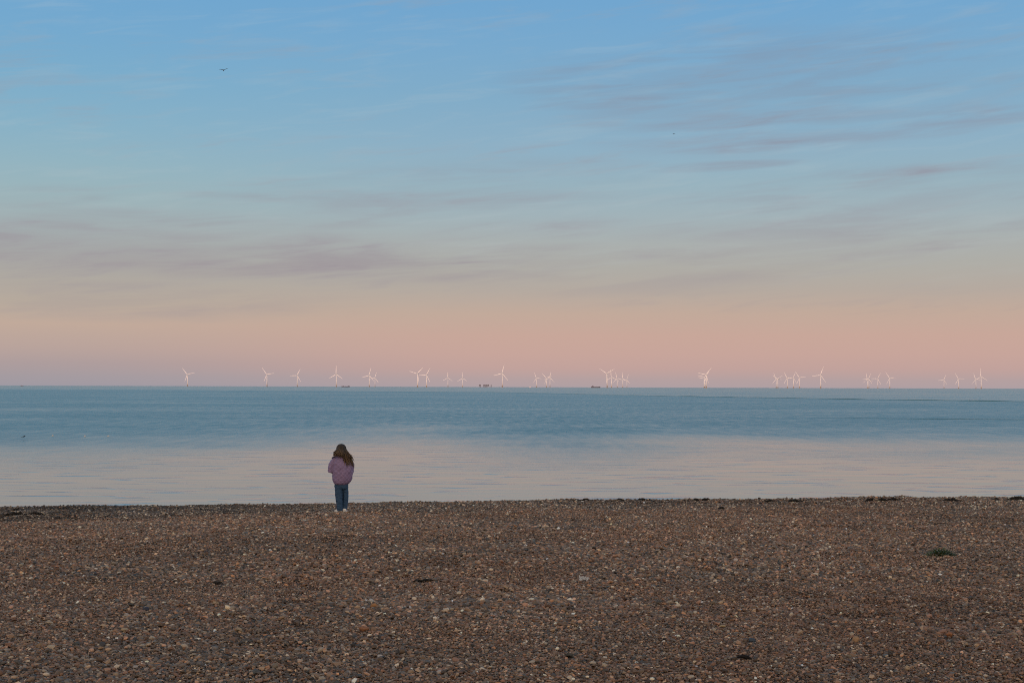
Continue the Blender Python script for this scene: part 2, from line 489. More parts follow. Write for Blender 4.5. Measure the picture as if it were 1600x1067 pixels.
def turbine_parts():
    out = {}
    bm = bmesh.new(); loft(bm, ellipse_rings([(12, 0, 0, 2.45, 2.45), (40, 0, 0, 2.1, 2.1), (72.6, 0, 0, 1.6, 1.6)], 14)); out['tower'] = (bm, M_white)
    bm = bmesh.new()
    loft(bm, ellipse_rings([(-3, 0, 0, 2.8, 2.8), (11.0, 0, 0, 2.8, 2.8), (11.02, 0, 0, 4.4, 4.4), (11.9, 0, 0, 4.4, 4.4), (11.92, 0, 0, 2.75, 2.75), (12.6, 0, 0, 2.75, 2.75)], 14))
    out['foundation'] = (bm, M_yellow)
    bm = bmesh.new()                                  # nacelle lies along the rotor axis (-y is the rotor side)
    rings = []
    for y, w, h, dz in ((-3.4, 1.5, 1.5, 0), (-2.6, 1.9, 1.9, 0), (1, 2.0, 2.2, 0.2), (6, 1.9, 2.1, 0.3), (8.2, 1.5, 1.5, 0.4)):
        rings.append([(w * math.copysign(abs(math.cos(a)) ** .6, math.cos(a)), y, 75 + dz + h * math.copysign(abs(math.sin(a)) ** .6, math.sin(a))) for a in [2 * math.pi * k / 14 for k in range(14)]])
    loft(bm, rings); out['nacelle'] = (bm, M_white)
    bm = bmesh.new()
    rings = []
    for y, r_ in ((-3.3, 1.7), (-4.4, 1.75), (-5.6, 1.4), (-6.3, 0.7), (-6.5, 0.1)):
        rings.append([(r_ * math.cos(a), y, 75 + r_ * math.sin(a)) for a in [2 * math.pi * k / 12 for k in range(12)]])
    loft(bm, rings); out['hub'] = (bm, M_white)
    return out
BL = 51.0
def blade_bm():
    bm = bmesh.new(); rings = []
    for t, chord, th, tw in ((0.02, 2.2, 2.2, 0), (0.08, 2.4, 2.0, 5), (0.2, 4.5, 1.3, 14), (0.45, 3.6, 0.8, 8), (0.75, 2.4, 0.5, 4), (0.95, 1.4, 0.3, 1), (1.0, 0.5, 0.12, 0)):
        z = t * BL; r_ = []
        for k in range(10):
            a = 2 * math.pi * k / 10
            p = Vector((chord * 0.5 * math.cos(a) - (0.15 * chord if t > 0.05 else 0), th * 0.5 * math.sin(a), 0))
            p.rotate(Euler((0, 0, R(tw)))); r_.append((p.x, p.y - 0.02 * z * t, z))
        rings.append(r_)
    loft(bm, rings); return bm

T_group = 'wind turbines standing along the horizon'
# photo x, hub y, turn of the rotor clockwise from upright, label
TUR = [
 (293.0, 584.8, 80, 'leftmost white wind turbine, standing alone at the left end of the row'),
 (417.3, 584.8, 83, 'second wind turbine from the left, one blade up to the left, tall and alone'),
 (464.6, 586.5, 28, 'wind turbine between the tall pair left of the girl, third from the left'),
 (525.6, 584.6, 2, 'tall wind turbine directly above the girl, one blade straight up'),
 (577.1, 586.5, 16, 'taller wind turbine of the close pair just right of the girl'),
 (586.0, 590.2, 20, 'short wind turbine tucked behind the taller one just right of the girl'),
 (652.5, 583.8, 47, 'wind turbine with a wide V of raised blades, left of a near neighbour'),
 (666.6, 586.0, 30, 'wind turbine close right of the one with the wide V of blades'),
 (700.0, 590.0, 2, 'left one of two small faint turbines left of the sea forts'),
 (722.8, 590.8, 0, 'right one of two small faint turbines, nearest left of the sea forts'),
 (784.9, 583.2, 17, 'tall single wind turbine just right of the dark sea forts'),
 (838.5, 590.6, 97, 'faint wind turbine with a blade pointing right, beside the pale sailing boat'),
 (853.8, 590.4, 75, 'faint rear turbine of the close pair right of the pale sailing boat'),
 (859.4, 590.2, 13, 'brighter front turbine of the close pair right of the pale sailing boat'),
 (948.7, 583.6, 62, 'tallest turbine of the five beside the dark cargo ship, blades in a wide V'),
 (955.6, 589.0, 355, 'second from the left in the tight row of five beside the dark cargo ship'),
 (964.4, 591.0, 345, 'middle turbine in the tight row of five beside the dark cargo ship'),
 (973.0, 591.2, 0, 'fourth turbine in the tight row of five beside the dark cargo ship, blade upright'),
 (979.6, 593.2, 20, 'lowest and rightmost turbine in the tight row of five beside the cargo ship'),
 (1103.6, 585.2, 42, 'front, tallest turbine of the three that overlap in one line'),
 (1101.3, 588.8, 42, 'middle turbine of the three that overlap in one line'),
 (1100.2, 591.4, 42, 'rear, lowest turbine of the three that overlap in one line'),
 (1212.8, 591.8, 98, 'left turbine of an overlapping pair at the start of the right hand cluster'),
 (1215.4, 591.6, 60, 'right turbine of an overlapping pair at the start of the right hand cluster'),
 (1230.2, 590.2, 90, 'turbine with a level blade reaching right towards its neighbour in the cluster'),
 (1239.8, 590.2, 25, 'left of two turbines whose lower blades cross in an M'),
 (1249.4, 590.0, 325, 'right of two turbines whose lower blades cross in an M'),
 (1282.3, 585.8, 23, 'tall single turbine right of the cluster whose blades cross'),
 (1355.4, 592.2, 350, 'left turbine of a nearly merged faint pair, far right of the row'),
 (1357.6, 591.8, 25, 'right turbine of a nearly merged faint pair, far right of the row'),
 (1371.6, 591.4, 30, 'faint turbine just right of the nearly merged pair'),
 (1390.2, 590.6, 327, 'faint turbine with blade up to the left, third right of the merged pair'),
 (1475.0, 593.4, 25, 'faintest small turbine, first in the last group of four'),
 (1497.8, 591.8, 330, 'small turbine, second in the last group of four at the right edge'),
 (1524.8, 592.4, 340, 'small turbine half overlapped by the rightmost tall one'),
 (1533.0, 588.4, 0, 'rightmost wind turbine, tall with one blade straight up'),
]
def build_turbines():
    parts = turbine_parts()
    meshes = {}
    for k, (bm, mt) in parts.items():
        o = mesh_obj(k, bm, mt); meshes[k] = o.data; bpy.data.objects.remove(o)
    o = mesh_obj('blade', blade_bm(), M_white); meshes['blade'] = o.data; bpy.data.objects.remove(o)
    proto = empty('wind_turbine')
    for k in ('tower', 'foundation', 'nacelle', 'hub'):
        link(bpy.data.objects.new(k, meshes[k]), proto)
    for i in range(3):
        b = link(bpy.data.objects.new('blade', meshes['blade']), proto)
        b.location = (0, -4.4, 75)
    for i, (px, hy, ph, lab) in enumerate(TUR):
        if i == 0: t = proto
        else:
            t = proto.copy(); col.objects.link(t)
            for ch in proto.children:
                c = ch.copy(); col.objects.link(c); c.parent = t
        h = (604.6 + 0.0031 * (px - 800)) - hy
        D = (75 - CAM.z) * F_PX / h
        p = at(px, hy, D)
        t.location = (p.x, p.y, 0)
        t.rotation_euler = (0, 0, R(-24 + random.uniform(-4, 4)) - math.atan2(p.x, p.y))
        j = 0
        for c in t.children:
            if c.name.startswith('blade'):
                c.rotation_euler = (0, R(ph + 120 * j), 0); j += 1
        tag(t, lab, 'wind turbine', T_group)
build_turbines()

# ------------------------------------------------------------------ sea forts, ships, boat
M_rust = simple('weathered_steel', (0.12, 0.115, 0.13), 0.8, 0.3, 0.4)
M_hull = simple('dark_hull_paint', (0.085, 0.090, 0.120), 0.6, 0.2, 0.3)
M_deck = simple('deckhouse_paint', (0.12, 0.125, 0.16), 0.6, 0.2, 0.3)
M_sail = simple('sail_cloth', (0.62, 0.55, 0.55), 0.8, 0.08, 0.5)
M_wood = simple('boat_hull_white', (0.6, 0.58, 0.6), 0.5, 0.1, 0.5)

def sea_fort(px, Y, k, label):
    p = at(px, 603, Y)
    t = empty('sea_fort', (p.x, p.y, 0), random.uniform(-.3, .3))
    for sx in (-1, 1):
        for sy in (-1, 1):
            bm = bmesh.new(); tube(bm, [(8 * sx * k, 8 * sy * k, -4), (4.2 * sx * k, 4.2 * sy * k, 11.5)], [0.9, 0.7], 8)
            mesh_obj('leg', bm, M_rust, t)
    bm = bmesh.new()
    o8 = [2 * math.pi * (i + .5) / 8 for i in range(8)]
    loft(bm, [[(r_ * k * math.cos(a), r_ * k * math.sin(a), z) for a in o8] for z, r_ in ((10.5, 6.6), (11.5, 7.4), (17.4, 7.4), (17.5, 7.7), (18.2, 7.7))])
    mesh_obj('cabin', bm, M_rust, t, smooth=False)
    bm = bmesh.new(); box(bm, (1.5 * k, 0, 19.7), (4.5 * k, 4.0, 3)); box(bm, (-3 * k, 1, 19.0), (2.0, 2.0, 1.6))
    mesh_obj('roof_hut', bm, M_rust, t, smooth=False)
    tag(t, label, 'sea fort', 'dark sea forts on the horizon')
sea_fort(749.8, 10200, 0.9, 'dark sea fort on legs, leftmost and standing apart from the others')
sea_fort(756.3, 10200, 0.85, 'dark sea fort, left of the two that touch in the middle')
sea_fort(759.4, 10100, 0.85, 'dark sea fort, right of the two that touch in the middle')
sea_fort(762.7, 10200, 1.0, 'dark sea fort just right of the two that touch')
sea_fort(767.4, 11600, 0.5, 'small faint sea fort at the right end of the group')

def ship(px, Y, L, hullh, houses, label, name, masts=()):
    p = at(px, 603, Y)
    t = empty(name, (p.x, p.y, 0))
    bm = bmesh.new(); rings = []
    for u, w, top in ((-0.5, 0.55, 1.12), (-0.46, 0.9, 1.08), (-0.3, 1, 1.0), (0.25, 1, 1.0), (0.42, 0.7, 1.15), (0.5, 0.06, 1.45)):
        B = L * 0.085 * w; x = u * L; zt = hullh * top
        rings.append([(x, -B * 0.6, -2), (x, B * 0.6, -2), (x, B, zt * .5), (x, B, zt), (x, -B, zt), (x, -B, zt * .5)])
    loft(bm, rings); mesh_obj('hull', bm, M_hull, t, smooth=False)
    for (u, l, h) in houses:
        bm = bmesh.new()
        box(bm, (u * L, 0, hullh + h * .32), (l * L, L * .12, h * .64)); box(bm, (u * L, 0, hullh + h * .79), (l * L * .7, L * .15, h * .30))
        box(bm, (u * L - l * L * .2, 0, hullh + h * 1.15), (l * L * .22, L * .05, h * .5))
        mesh_obj('deckhouse', bm, M_deck, t, smooth=False)
    for (u, h) in masts:
        bm = bmesh.new(); tube(bm, [(u * L, 0, hullh * .9), (u * L, 0, hullh + h)], [0.6, 0.3], 6); mesh_obj('mast', bm, M_deck, t)
    tag(t, label, 'ship', 'dark ships on the horizon')
ship(540.0, 9000, 52, 5.2, [(-0.30, 0.10, 3.5), (0.33, 0.12, 3.2)], 'long low dark ship right of the tall turbine above the girl', 'cargo_ship', [(-0.05, 3)])
ship(930.8, 9000, 58, 6.8, [(-0.33, 0.22, 5.6)], 'dark cargo ship with its deckhouse at the left end, left of five turbines', 'cargo_ship', [(0.1, 3)])
ship(34.3, 7000, 15, 1.6, [(-0.1, 0.3, 2.4)], 'tiny dark fishing boat on the horizon near the left edge', 'fishing_boat', [(0.1, 3)])

def sailing_boat():
    p = at(828.2, 603, 7500)
    t = empty('sailing_boat', (p.x, p.y, 0), R(15))
    bm = bmesh.new(); rings = []
    for u, w in ((-0.5, .6), (-0.2, 1), (0.2, .85), (0.5, .05)):
        x = u * 9; B = 1.4 * w
        rings.append([(x, -B * .4, -.5), (x, B * .4, -.5), (x, B, .9 + .3 * u), (x, -B, .9 + .3 * u)])
    loft(bm, rings); mesh_obj('hull', bm, M_wood, t, smooth=False)
    bm = bmesh.new(); tube(bm, [(0.4, 0, .8), (0.4, 0, 10)], [.12, .07], 6); mesh_obj('mast', bm, M_wood, t)
    for nm, pts in (('mainsail', [(0.2, 0, 1.8), (-3.9, .5, 1.9), (0.25, 0, 9.6)]), ('jib', [(0.7, 0, 1.6), (4.2, .1, 1.3), (0.6, 0, 8.6)])):
        bm = bmesh.new()
        a = [bm.verts.new(Vector(q) + Vector((0, .04, 0))) for q in pts]; b = [bm.verts.new(Vector(q) - Vector((0, .04, 0))) for q in pts]
        bm.faces.new(a); bm.faces.new(b[::-1])
        for i in range(3): bm.faces.new((a[i], b[i], b[(i + 1) % 3], a[(i + 1) % 3]))
        mesh_obj('sail', bm, M_sail, t, smooth=False)
    tag(t, 'tiny pale sailing boat on the horizon left of a faint turbine', 'sailing boat')
sailing_boat()

# ------------------------------------------------------------------ birds
M_dark = simple('dark_plumage', (0.028, 0.030, 0.036), 0.8, 0.3, 8)
M_gull = simple('buoy_white', (0.6, 0.6, 0.6), 0.8, 0.08, 8)
M_grey = simple('ring_grey', (0.45, 0.46, 0.48), 0.8, 0.1, 8)

def flying_bird(name, loc, rz, span, dl, dr, label, pitch=0.0, mat=M_dark):
    """Bird flying along +x before the turn rz; dl / dr wing shapes: list of (span share, height share)."""
    bm = bmesh.new(); L = span * 0.42
    tube(bm, [(-L * .5, 0, 0), (-L * .38, 0, 0), (-L * .1, 0, -.01 * span), (L * .18, 0, 0), (L * .33, 0, .02 * span), (L * .43, 0, .03 * span), (L * .55, 0, .02 * span)],
         [L * .02, L * .05, L * .125, L * .12, L * .075, L * .08, L * .015], 12)
    tl = [bm.verts.new(Vector(q) * L) for q in ((-.40, .035, .01), (-.66, .11, .0), (-.70, 0, .0), (-.66, -.11, .0), (-.40, -.035, .01), (-.40, 0, .05))]
    lo = [bm.verts.new(v.co - Vector((0, 0, .04 * L))) for v in tl[:5]]
    bm.faces.new(tl[:5]); bm.faces.new(lo[::-1])
    for i in range(5): bm.faces.new((tl[i], lo[i], lo[(i + 1) % 5], tl[(i + 1) % 5]))
    bm.verts.remove(tl[5])
    for side, prof in ((1, dl), (-1, dr)):
        rings = []
        for u, h, sw in prof:
            c = span * (0.19 * (1 - u) ** .5 + .035); th = c * .13
            x0 = sw * span
            rings.append([(x0 + c * .5 * math.cos(a), side * (u * span * .5), h * span + th * math.sin(a)) for a in [2 * math.pi * k / 8 for k in range(8)]])
        loft(bm, rings if side > 0 else [r[::-1] for r in rings])
    o = fuse(name, bm, span * 0.011, mat, None, 1)
    o.location = loc; o.rotation_euler = (0, pitch, rz)
    tag(o, label, 'bird')
    return o
p = at(349.3, 110.4, 150)
flying_bird('seabird', p, R(100), 1.02, [(0, 0.0, .06), (.3, .06, .075), (.62, .085, .03), (1.0, .085, -.03)], [(0, 0.0, .06), (.35, .10, .075), (.7, .19, .04), (1.0, .26, -.01)],
            'dark seabird gliding with raised wings, high at the upper left', R(-22))
p = at(1052.9, 209.6, 330)
flying_bird('seabird', p, R(60), .75, [(0, 0, .06), (.4, .10, .07), (.8, .02, .0), (1, -.05, -.05)], [(0, 0, .06), (.4, .10, .07), (.8, .02, .0), (1, -.05, -.05)],
            'tiny distant seabird, only a dark speck in the right half of the sky', R(-45))
p = at(37.3, 681.9, 92)
flying_bird('seabird', p, R(-6), .52, [(0, 0, .04), (.4, .08, .02), (.8, .10, -.10), (1, .08, -.2)], [(0, 0, .04), (.4, .03, .02), (.8, -.02, -.10), (1, -.06, -.2)],
            'dark seabird low over the ruffled water at the left edge', R(-14))

def float_buoy(px, py, label):
    d = ray(px, py); p = CAM + d * (-CAM.z / d.z)
    t = empty('buoy', (p.x, p.y, 0))
    bm = bmesh.new(); loft(bm, ellipse_rings([(-.06, 0, 0, .02, .02), (-.045, 0, 0, .06, .06), (0, 0, 0, .085, .085), (.05, 0, 0, .07, .07), (.085, 0, 0, .03, .03), (.10, 0, 0, .022, .022)], 16)); mesh_obj('float', bm, M_gull, t)
    bm = bmesh.new(); tube(bm, [(.02 * math.cos(a), 0, .118 + .02 * math.sin(a)) for a in [R(-60 + 300 * k / 10) for k in range(11)]], [.005] * 11, 6); mesh_obj('ring', bm, M_grey, t)
    tag(t, label, 'buoy', 'small white buoys on the ruffled water')
float_buoy(82.3, 681.3, 'leftmost of the three tiny white buoys on the water')
float_buoy(132.6, 682.2, 'middle one of the three tiny white buoys on the water')
float_buoy(169.2, 682.0, 'rightmost of the three tiny white buoys on the water')

# ------------------------------------------------------------------ seaweed, plant, stones, litter
M_weed = simple('dried_wrack', (0.024, 0.020, 0.016), 0.75, 0.5, 60, 0.3)
def seaweed(px, py, wpx, hpx, label, group=None, depth=None):
    g = ground_hit(px, py + hpx * 0.4)
    k = g.y / F_PX
    w, h = wpx * k, hpx * k
    dp = depth or max(0.10, h * 1.6)
    rnd = random.Random(int(px * 7 + py))
    bm = bmesh.new()
    n = int(26 + 120 * w)
    for i in range(n):
        u = rnd.gauss(0, .24); v = rnd.gauss(0, .28)
        x, y = u * w, v * dp
        hh = h * max(0.15, 1 - (2 * abs(u)) ** 1.6) * rnd.uniform(.25, 1.0)
        a = rnd.uniform(0, 6.28); l = rnd.uniform(.03, .085)
        pts = []
        for q in range(4):
            s = (q - 1.5) / 3
            X, Yy = g.x + x + math.cos(a + .5 * s) * l * s, g.y + y + math.sin(a + .5 * s) * l * s
            pts.append(Vector((X - g.x, Yy - g.y, bz(X, Yy) - g.z + .012 + hh * (1 - s * s * 2.2) * .8 + rnd.uniform(0, .008))))
        r0 = rnd.uniform(.005, .010)
        tube(bm, pts, [r0 * .5, r0, r0, r0 * .4], 6, .55)
    o = mesh_obj('seaweed', bm, M_weed)
    o.location = g
    tag(o, label, 'seaweed', group or 'dark seaweed clumps along the crest of the beach')
SW = [
 (22, 804, 40, 6, 'long black strip of seaweed at the left edge below the crest'),
 (58, 803, 26, 5, 'thin dark seaweed strip beside the black strip at the left edge'),
 (24, 797, 9, 4, 'small black tuft of seaweed just above the long strip at the left edge'),
 (915.6, 781.8, 15, 5, 'rounded black seaweed mound, leftmost on the crest right of centre'),
 (968, 781.5, 10, 3.5, 'small seaweed tuft between the rounded mound and the double clump'),
 (1004, 781, 14, 5, 'double seaweed clump, left half of it, on the crest right of centre'),
 (1014, 781.5, 9, 3.5, 'small right half of the double seaweed clump on the crest'),
 (1088, 781.3, 10, 3.5, 'left of two near black seaweed tufts under the three overlapping turbines'),
 (1103, 781, 14, 4.5, 'right of two near black seaweed tufts under the three overlapping turbines'),
 (1126.5, 794.5, 5, 3, 'tiny dark seaweed scrap lower on the shingle than the other clumps'),
 (1203, 783, 11, 4, 'seaweed tuft on the crest below the right hand turbine cluster'),
 (1242, 783.5, 22, 3, 'thin flat seaweed streak right of a tuft, below the turbine cluster'),
 (1360, 781, 13, 4, 'first of three seaweed clumps in line on the right'),
 (1379, 781.5, 15, 5, 'middle of three seaweed clumps in line on the right'),
 (1395, 780.5, 13, 4.5, 'last of three seaweed clumps in line on the right'),
 (1488, 781.5, 23, 5.5, 'wide black seaweed heap just behind the green plant'),
 (1556, 780.5, 8, 3, 'small seaweed tuft left of the heap at the right edge'),
 (1590, 779, 30, 8, 'large black seaweed heap at the right edge of the crest'),
]
for a in SW: seaweed(*a)
seaweed(653, 909.5, 10, 2, 'left of two dark wrack scraps lying mid beach', 'dark scraps of wrack on the open shingle', .04)
seaweed(667.5, 908.5, 11, 2, 'right of two dark wrack scraps lying mid beach', 'dark scraps of wrack on the open shingle', .04)
seaweed(338.5, 912, 6, 2, 'dark wrack scrap by itself on the left part of the beach', 'dark scraps of wrack on the open shingle', .05)

def wrack_line():
    rnd = random.Random(77); bm = bmesh.new()
    def bit(x, y):
        a = rnd.uniform(0, 6.28); l = rnd.uniform(.02, .07); r0 = rnd.uniform(.003, .007)
        pts = []
        for q in range(4):
            t_ = (q - 1.5) / 3
            X_, Y_ = x + math.cos(a + .9 * t_) * l * t_, y + math.sin(a + .9 * t_) * l * t_
            pts.append((X_, Y_, bz(X_, Y_) + .012 + rnd.uniform(0, .012)))
        tube(bm, pts, [r0 * .5, r0, r0, r0 * .4], 5, .5)
    for i in range(300):
        x = rnd.uniform(-1, 9.8); bit(x, 25.1 + .35 * math.sin(x * 1.3) + rnd.gauss(0, .22))
    for i in range(300):
        x = -9.6 + 6.5 * rnd.random() ** 1.6; bit(x, 21.9 + (x + 9.6) * .22 + rnd.gauss(0, .35))
    o = mesh_obj('wrack', bm, M_weed)
    tag(o, 'thin broken line of dark weed scraps strewn along the top of the shingle', None, None, 'stuff')
wrack_line()

def beach_plant():
    g = ground_hit(1470, 868)
    t = empty('beach_plant', g)
    bm = bmesh.new(); lay = bm.verts.layers.float_color.new('tint')
    rnd = random.Random(4)
    for i in range(420):
        a = rnd.uniform(0, 6.28); rr = math.sqrt(rnd.random())
        bx, by = 0.145 * rr * math.cos(a), 0.12 * rr * math.sin(a)
        top = 0.085 * (1 - rr ** 2 * .75) * rnd.uniform(.35, 1.1)
        L = rnd.uniform(.022, .048); wd = L * rnd.uniform(.22, .42)
        d = Vector((math.cos(a) * (.35 + rr) + rnd.uniform(-.6, .6), math.sin(a) * (.35 + rr) + rnd.uniform(-.6, .6), rnd.uniform(.1, 1.0))).normalized()
        s = d.cross(Vector((0, 0, 1))).normalized(); up = s.cross(d)
        base = Vector((bx, by, max(.002, top - .02)))
        q = [base, base + d * L * .35 + s * wd * .5 + up * .003, base + d * L * .7 + s * wd * .42, base + d * L - up * .006, base + d * L * .7 - s * wd * .42, base + d * L * .35 - s * wd * .5 + up * .003]
        c = rnd.uniform(.6, 1.3); colr = (.058 * c + (.03 if bx < -.07 else 0), .082 * c + (.035 if bx < -.07 else 0), .018 * c, 1)
        vs = []
        for p_ in q:
            v = bm.verts.new(p_); v[lay] = colr; vs.append(v)
        mid = bm.verts.new(base + d * L * .5 + up * .005); mid[lay] = colr
        for i2 in range(6): bm.faces.new((vs[i2], vs[(i2 + 1) % 6], mid))
    mesh_obj('foliage', bm, attr_mat('leaf_green', rough=.55, nscale=80, nvar=.3, bump=0), t)
    for i in range(9):
        a = rnd.uniform(0, 6.28); r2 = rnd.uniform(.03, .12)
        bm = bmesh.new(); tube(bm, [(0, 0, -.01), (math.cos(a) * r2 * .5, math.sin(a) * r2 * .5, .02), (math.cos(a) * r2, math.sin(a) * r2, .045)], [.004, .003, .002], 6)
        mesh_obj('stem', bm, simple('plant_stem', (.06, .06, .03), .8) if i == 0 else bpy.data.materials['plant_stem'], t)
    tag(t, 'low dark green leafy plant growing alone in the shingle on the right', 'plant')
beach_plant()

def pebble(px, py, wpx, colr, label, flat=.6, seed=0):
    g = ground_hit(px, py + wpx * .2)
    r_ = wpx * g.y / F_PX * .5
    bm = bmesh.new(); bmesh.ops.create_icosphere(bm, subdivisions=3, radius=1.0)
    for v in bm.verts:
        n_ = noise.noise(v.co * 1.3 + Vector((seed * 3.1, 0, 0))) * .35 + noise.noise(v.co * 3 + Vector((0, seed, 0))) * .08
        v.co = v.co * (1 + n_); v.co.x *= r_; v.co.y *= r_ * .85; v.co.z *= r_ * flat
    o = mesh_obj('pebble', bm, simple('pebble_face', colr, .7, .3, 90, .3))
    o.location = (g.x, g.y, g.z + r_ * flat * .55 + .004); o.rotation_euler = (0, 0, seed * 1.3)
    tag(o, label, 'pebble', 'larger pebbles standing out on the shingle')
pebble(580, 940, 10, (.42, .40, .37), 'pale grey pebble resting against an orange one, lower middle of the beach', .7, 1)
pebble(584, 948, 11, (.34, .17, .07), 'orange pebble below a pale grey one, lower middle of the beach', .75, 2)
pebble(1337, 1001, 12, (.36, .22, .12), 'tan orange upright pebble near the bottom right', .95, 3)
pebble(1175, 1000, 13, (.050, .065, .085), 'dark blue grey pebble up left of the blackened driftwood', .5, 4)
pebble(1129, 978, 10, (.38, .27, .14), 'yellow tan flat pebble above the dark blue one', .4, 5)
pebble(1154, 1005, 9, (.40, .26, .18), 'small round tan pebble left of the dark blue one', .8, 6)
pebble(569, 983, 17, (.26, .12, .06), 'long rust brown slanting pebble in the lower middle', .5, 7)
pebble(228, 952, 10, (.045, .05, .075), 'small dark blue pebble on the left part of the beach', .7, 8)
pebble(195, 984, 13, (.36, .27, .17), 'sandy yellow pebble on the lower left of the beach', .5, 9)
pebble(1483, 995, 10, (.30, .13, .06), 'round orange pebble at the lower right', .9, 10)
pebble(1417, 1046, 9, (.40, .30, .20), 'beige pebble at the bottom right edge of the frame', .8, 11)

def driftwood():
    g = ground_hit(1163, 1031)
    k = g.y / F_PX
    bm = bmesh.new()
    tube(bm, [(-11 * k, .006, .012), (-8 * k, .0, .020), (-2 * k, -.002, .022), (5 * k, -.012, .019), (11 * k, -.02, .010)], [.004, .010, .012, .010, .003], 10, .8)
    for v in bm.verts: v.co += Vector((1, 1, 1)) * noise.noise(v.co * 60) * .003
    o = mesh_obj('driftwood', bm, simple('charred_wood', (.010, .008, .008), .8, .5, 80, .4)); o.location = g
    tag(o, 'blackened piece of driftwood lying near the bottom right', 'driftwood')
driftwood()

def litter():
    g = ground_hit(912, 910)
    k = g.y / F_PX
    bm = bmesh.new()
    nx, ny = 14, 9
    vs = []
    for j in range(ny):
        for i in range(nx):
            u, v = i / (nx - 1) - .5, j / (ny - 1) - .5
            x, y = u * 15 * k, v * .055
            z = .016 + .02 * abs(noise.noise(Vector((u * 5, v * 4, 2)))) * 2 + .012 * noise.noise(Vector((u * 11, v * 9, 5))) + .03 * max(0, -u - .2)
            vs.append(bm.verts.new((x + .01 * noise.noise(Vector((u * 6, v * 6, 9))), y, z)))
    for j in range(ny - 1):
        for i in range(nx - 1):
            bm.faces.new((vs[j * nx + i], vs[j * nx + i + 1], vs[(j + 1) * nx + i + 1], vs[(j + 1) * nx + i]))
    bmesh.ops.solidify(bm, geom=bm.faces[:], thickness=.0015)
    o = mesh_obj('paper_scrap', bm, simple('white_paper', (.86, .85, .84), .6, .04, 60)); o.location = g + Vector((0, 0, .014)); o.rotation_euler = (R(24), 0, R(4))
    tag(o, 'small crumpled white scrap lying in the middle of the shingle', 'litter')
litter()

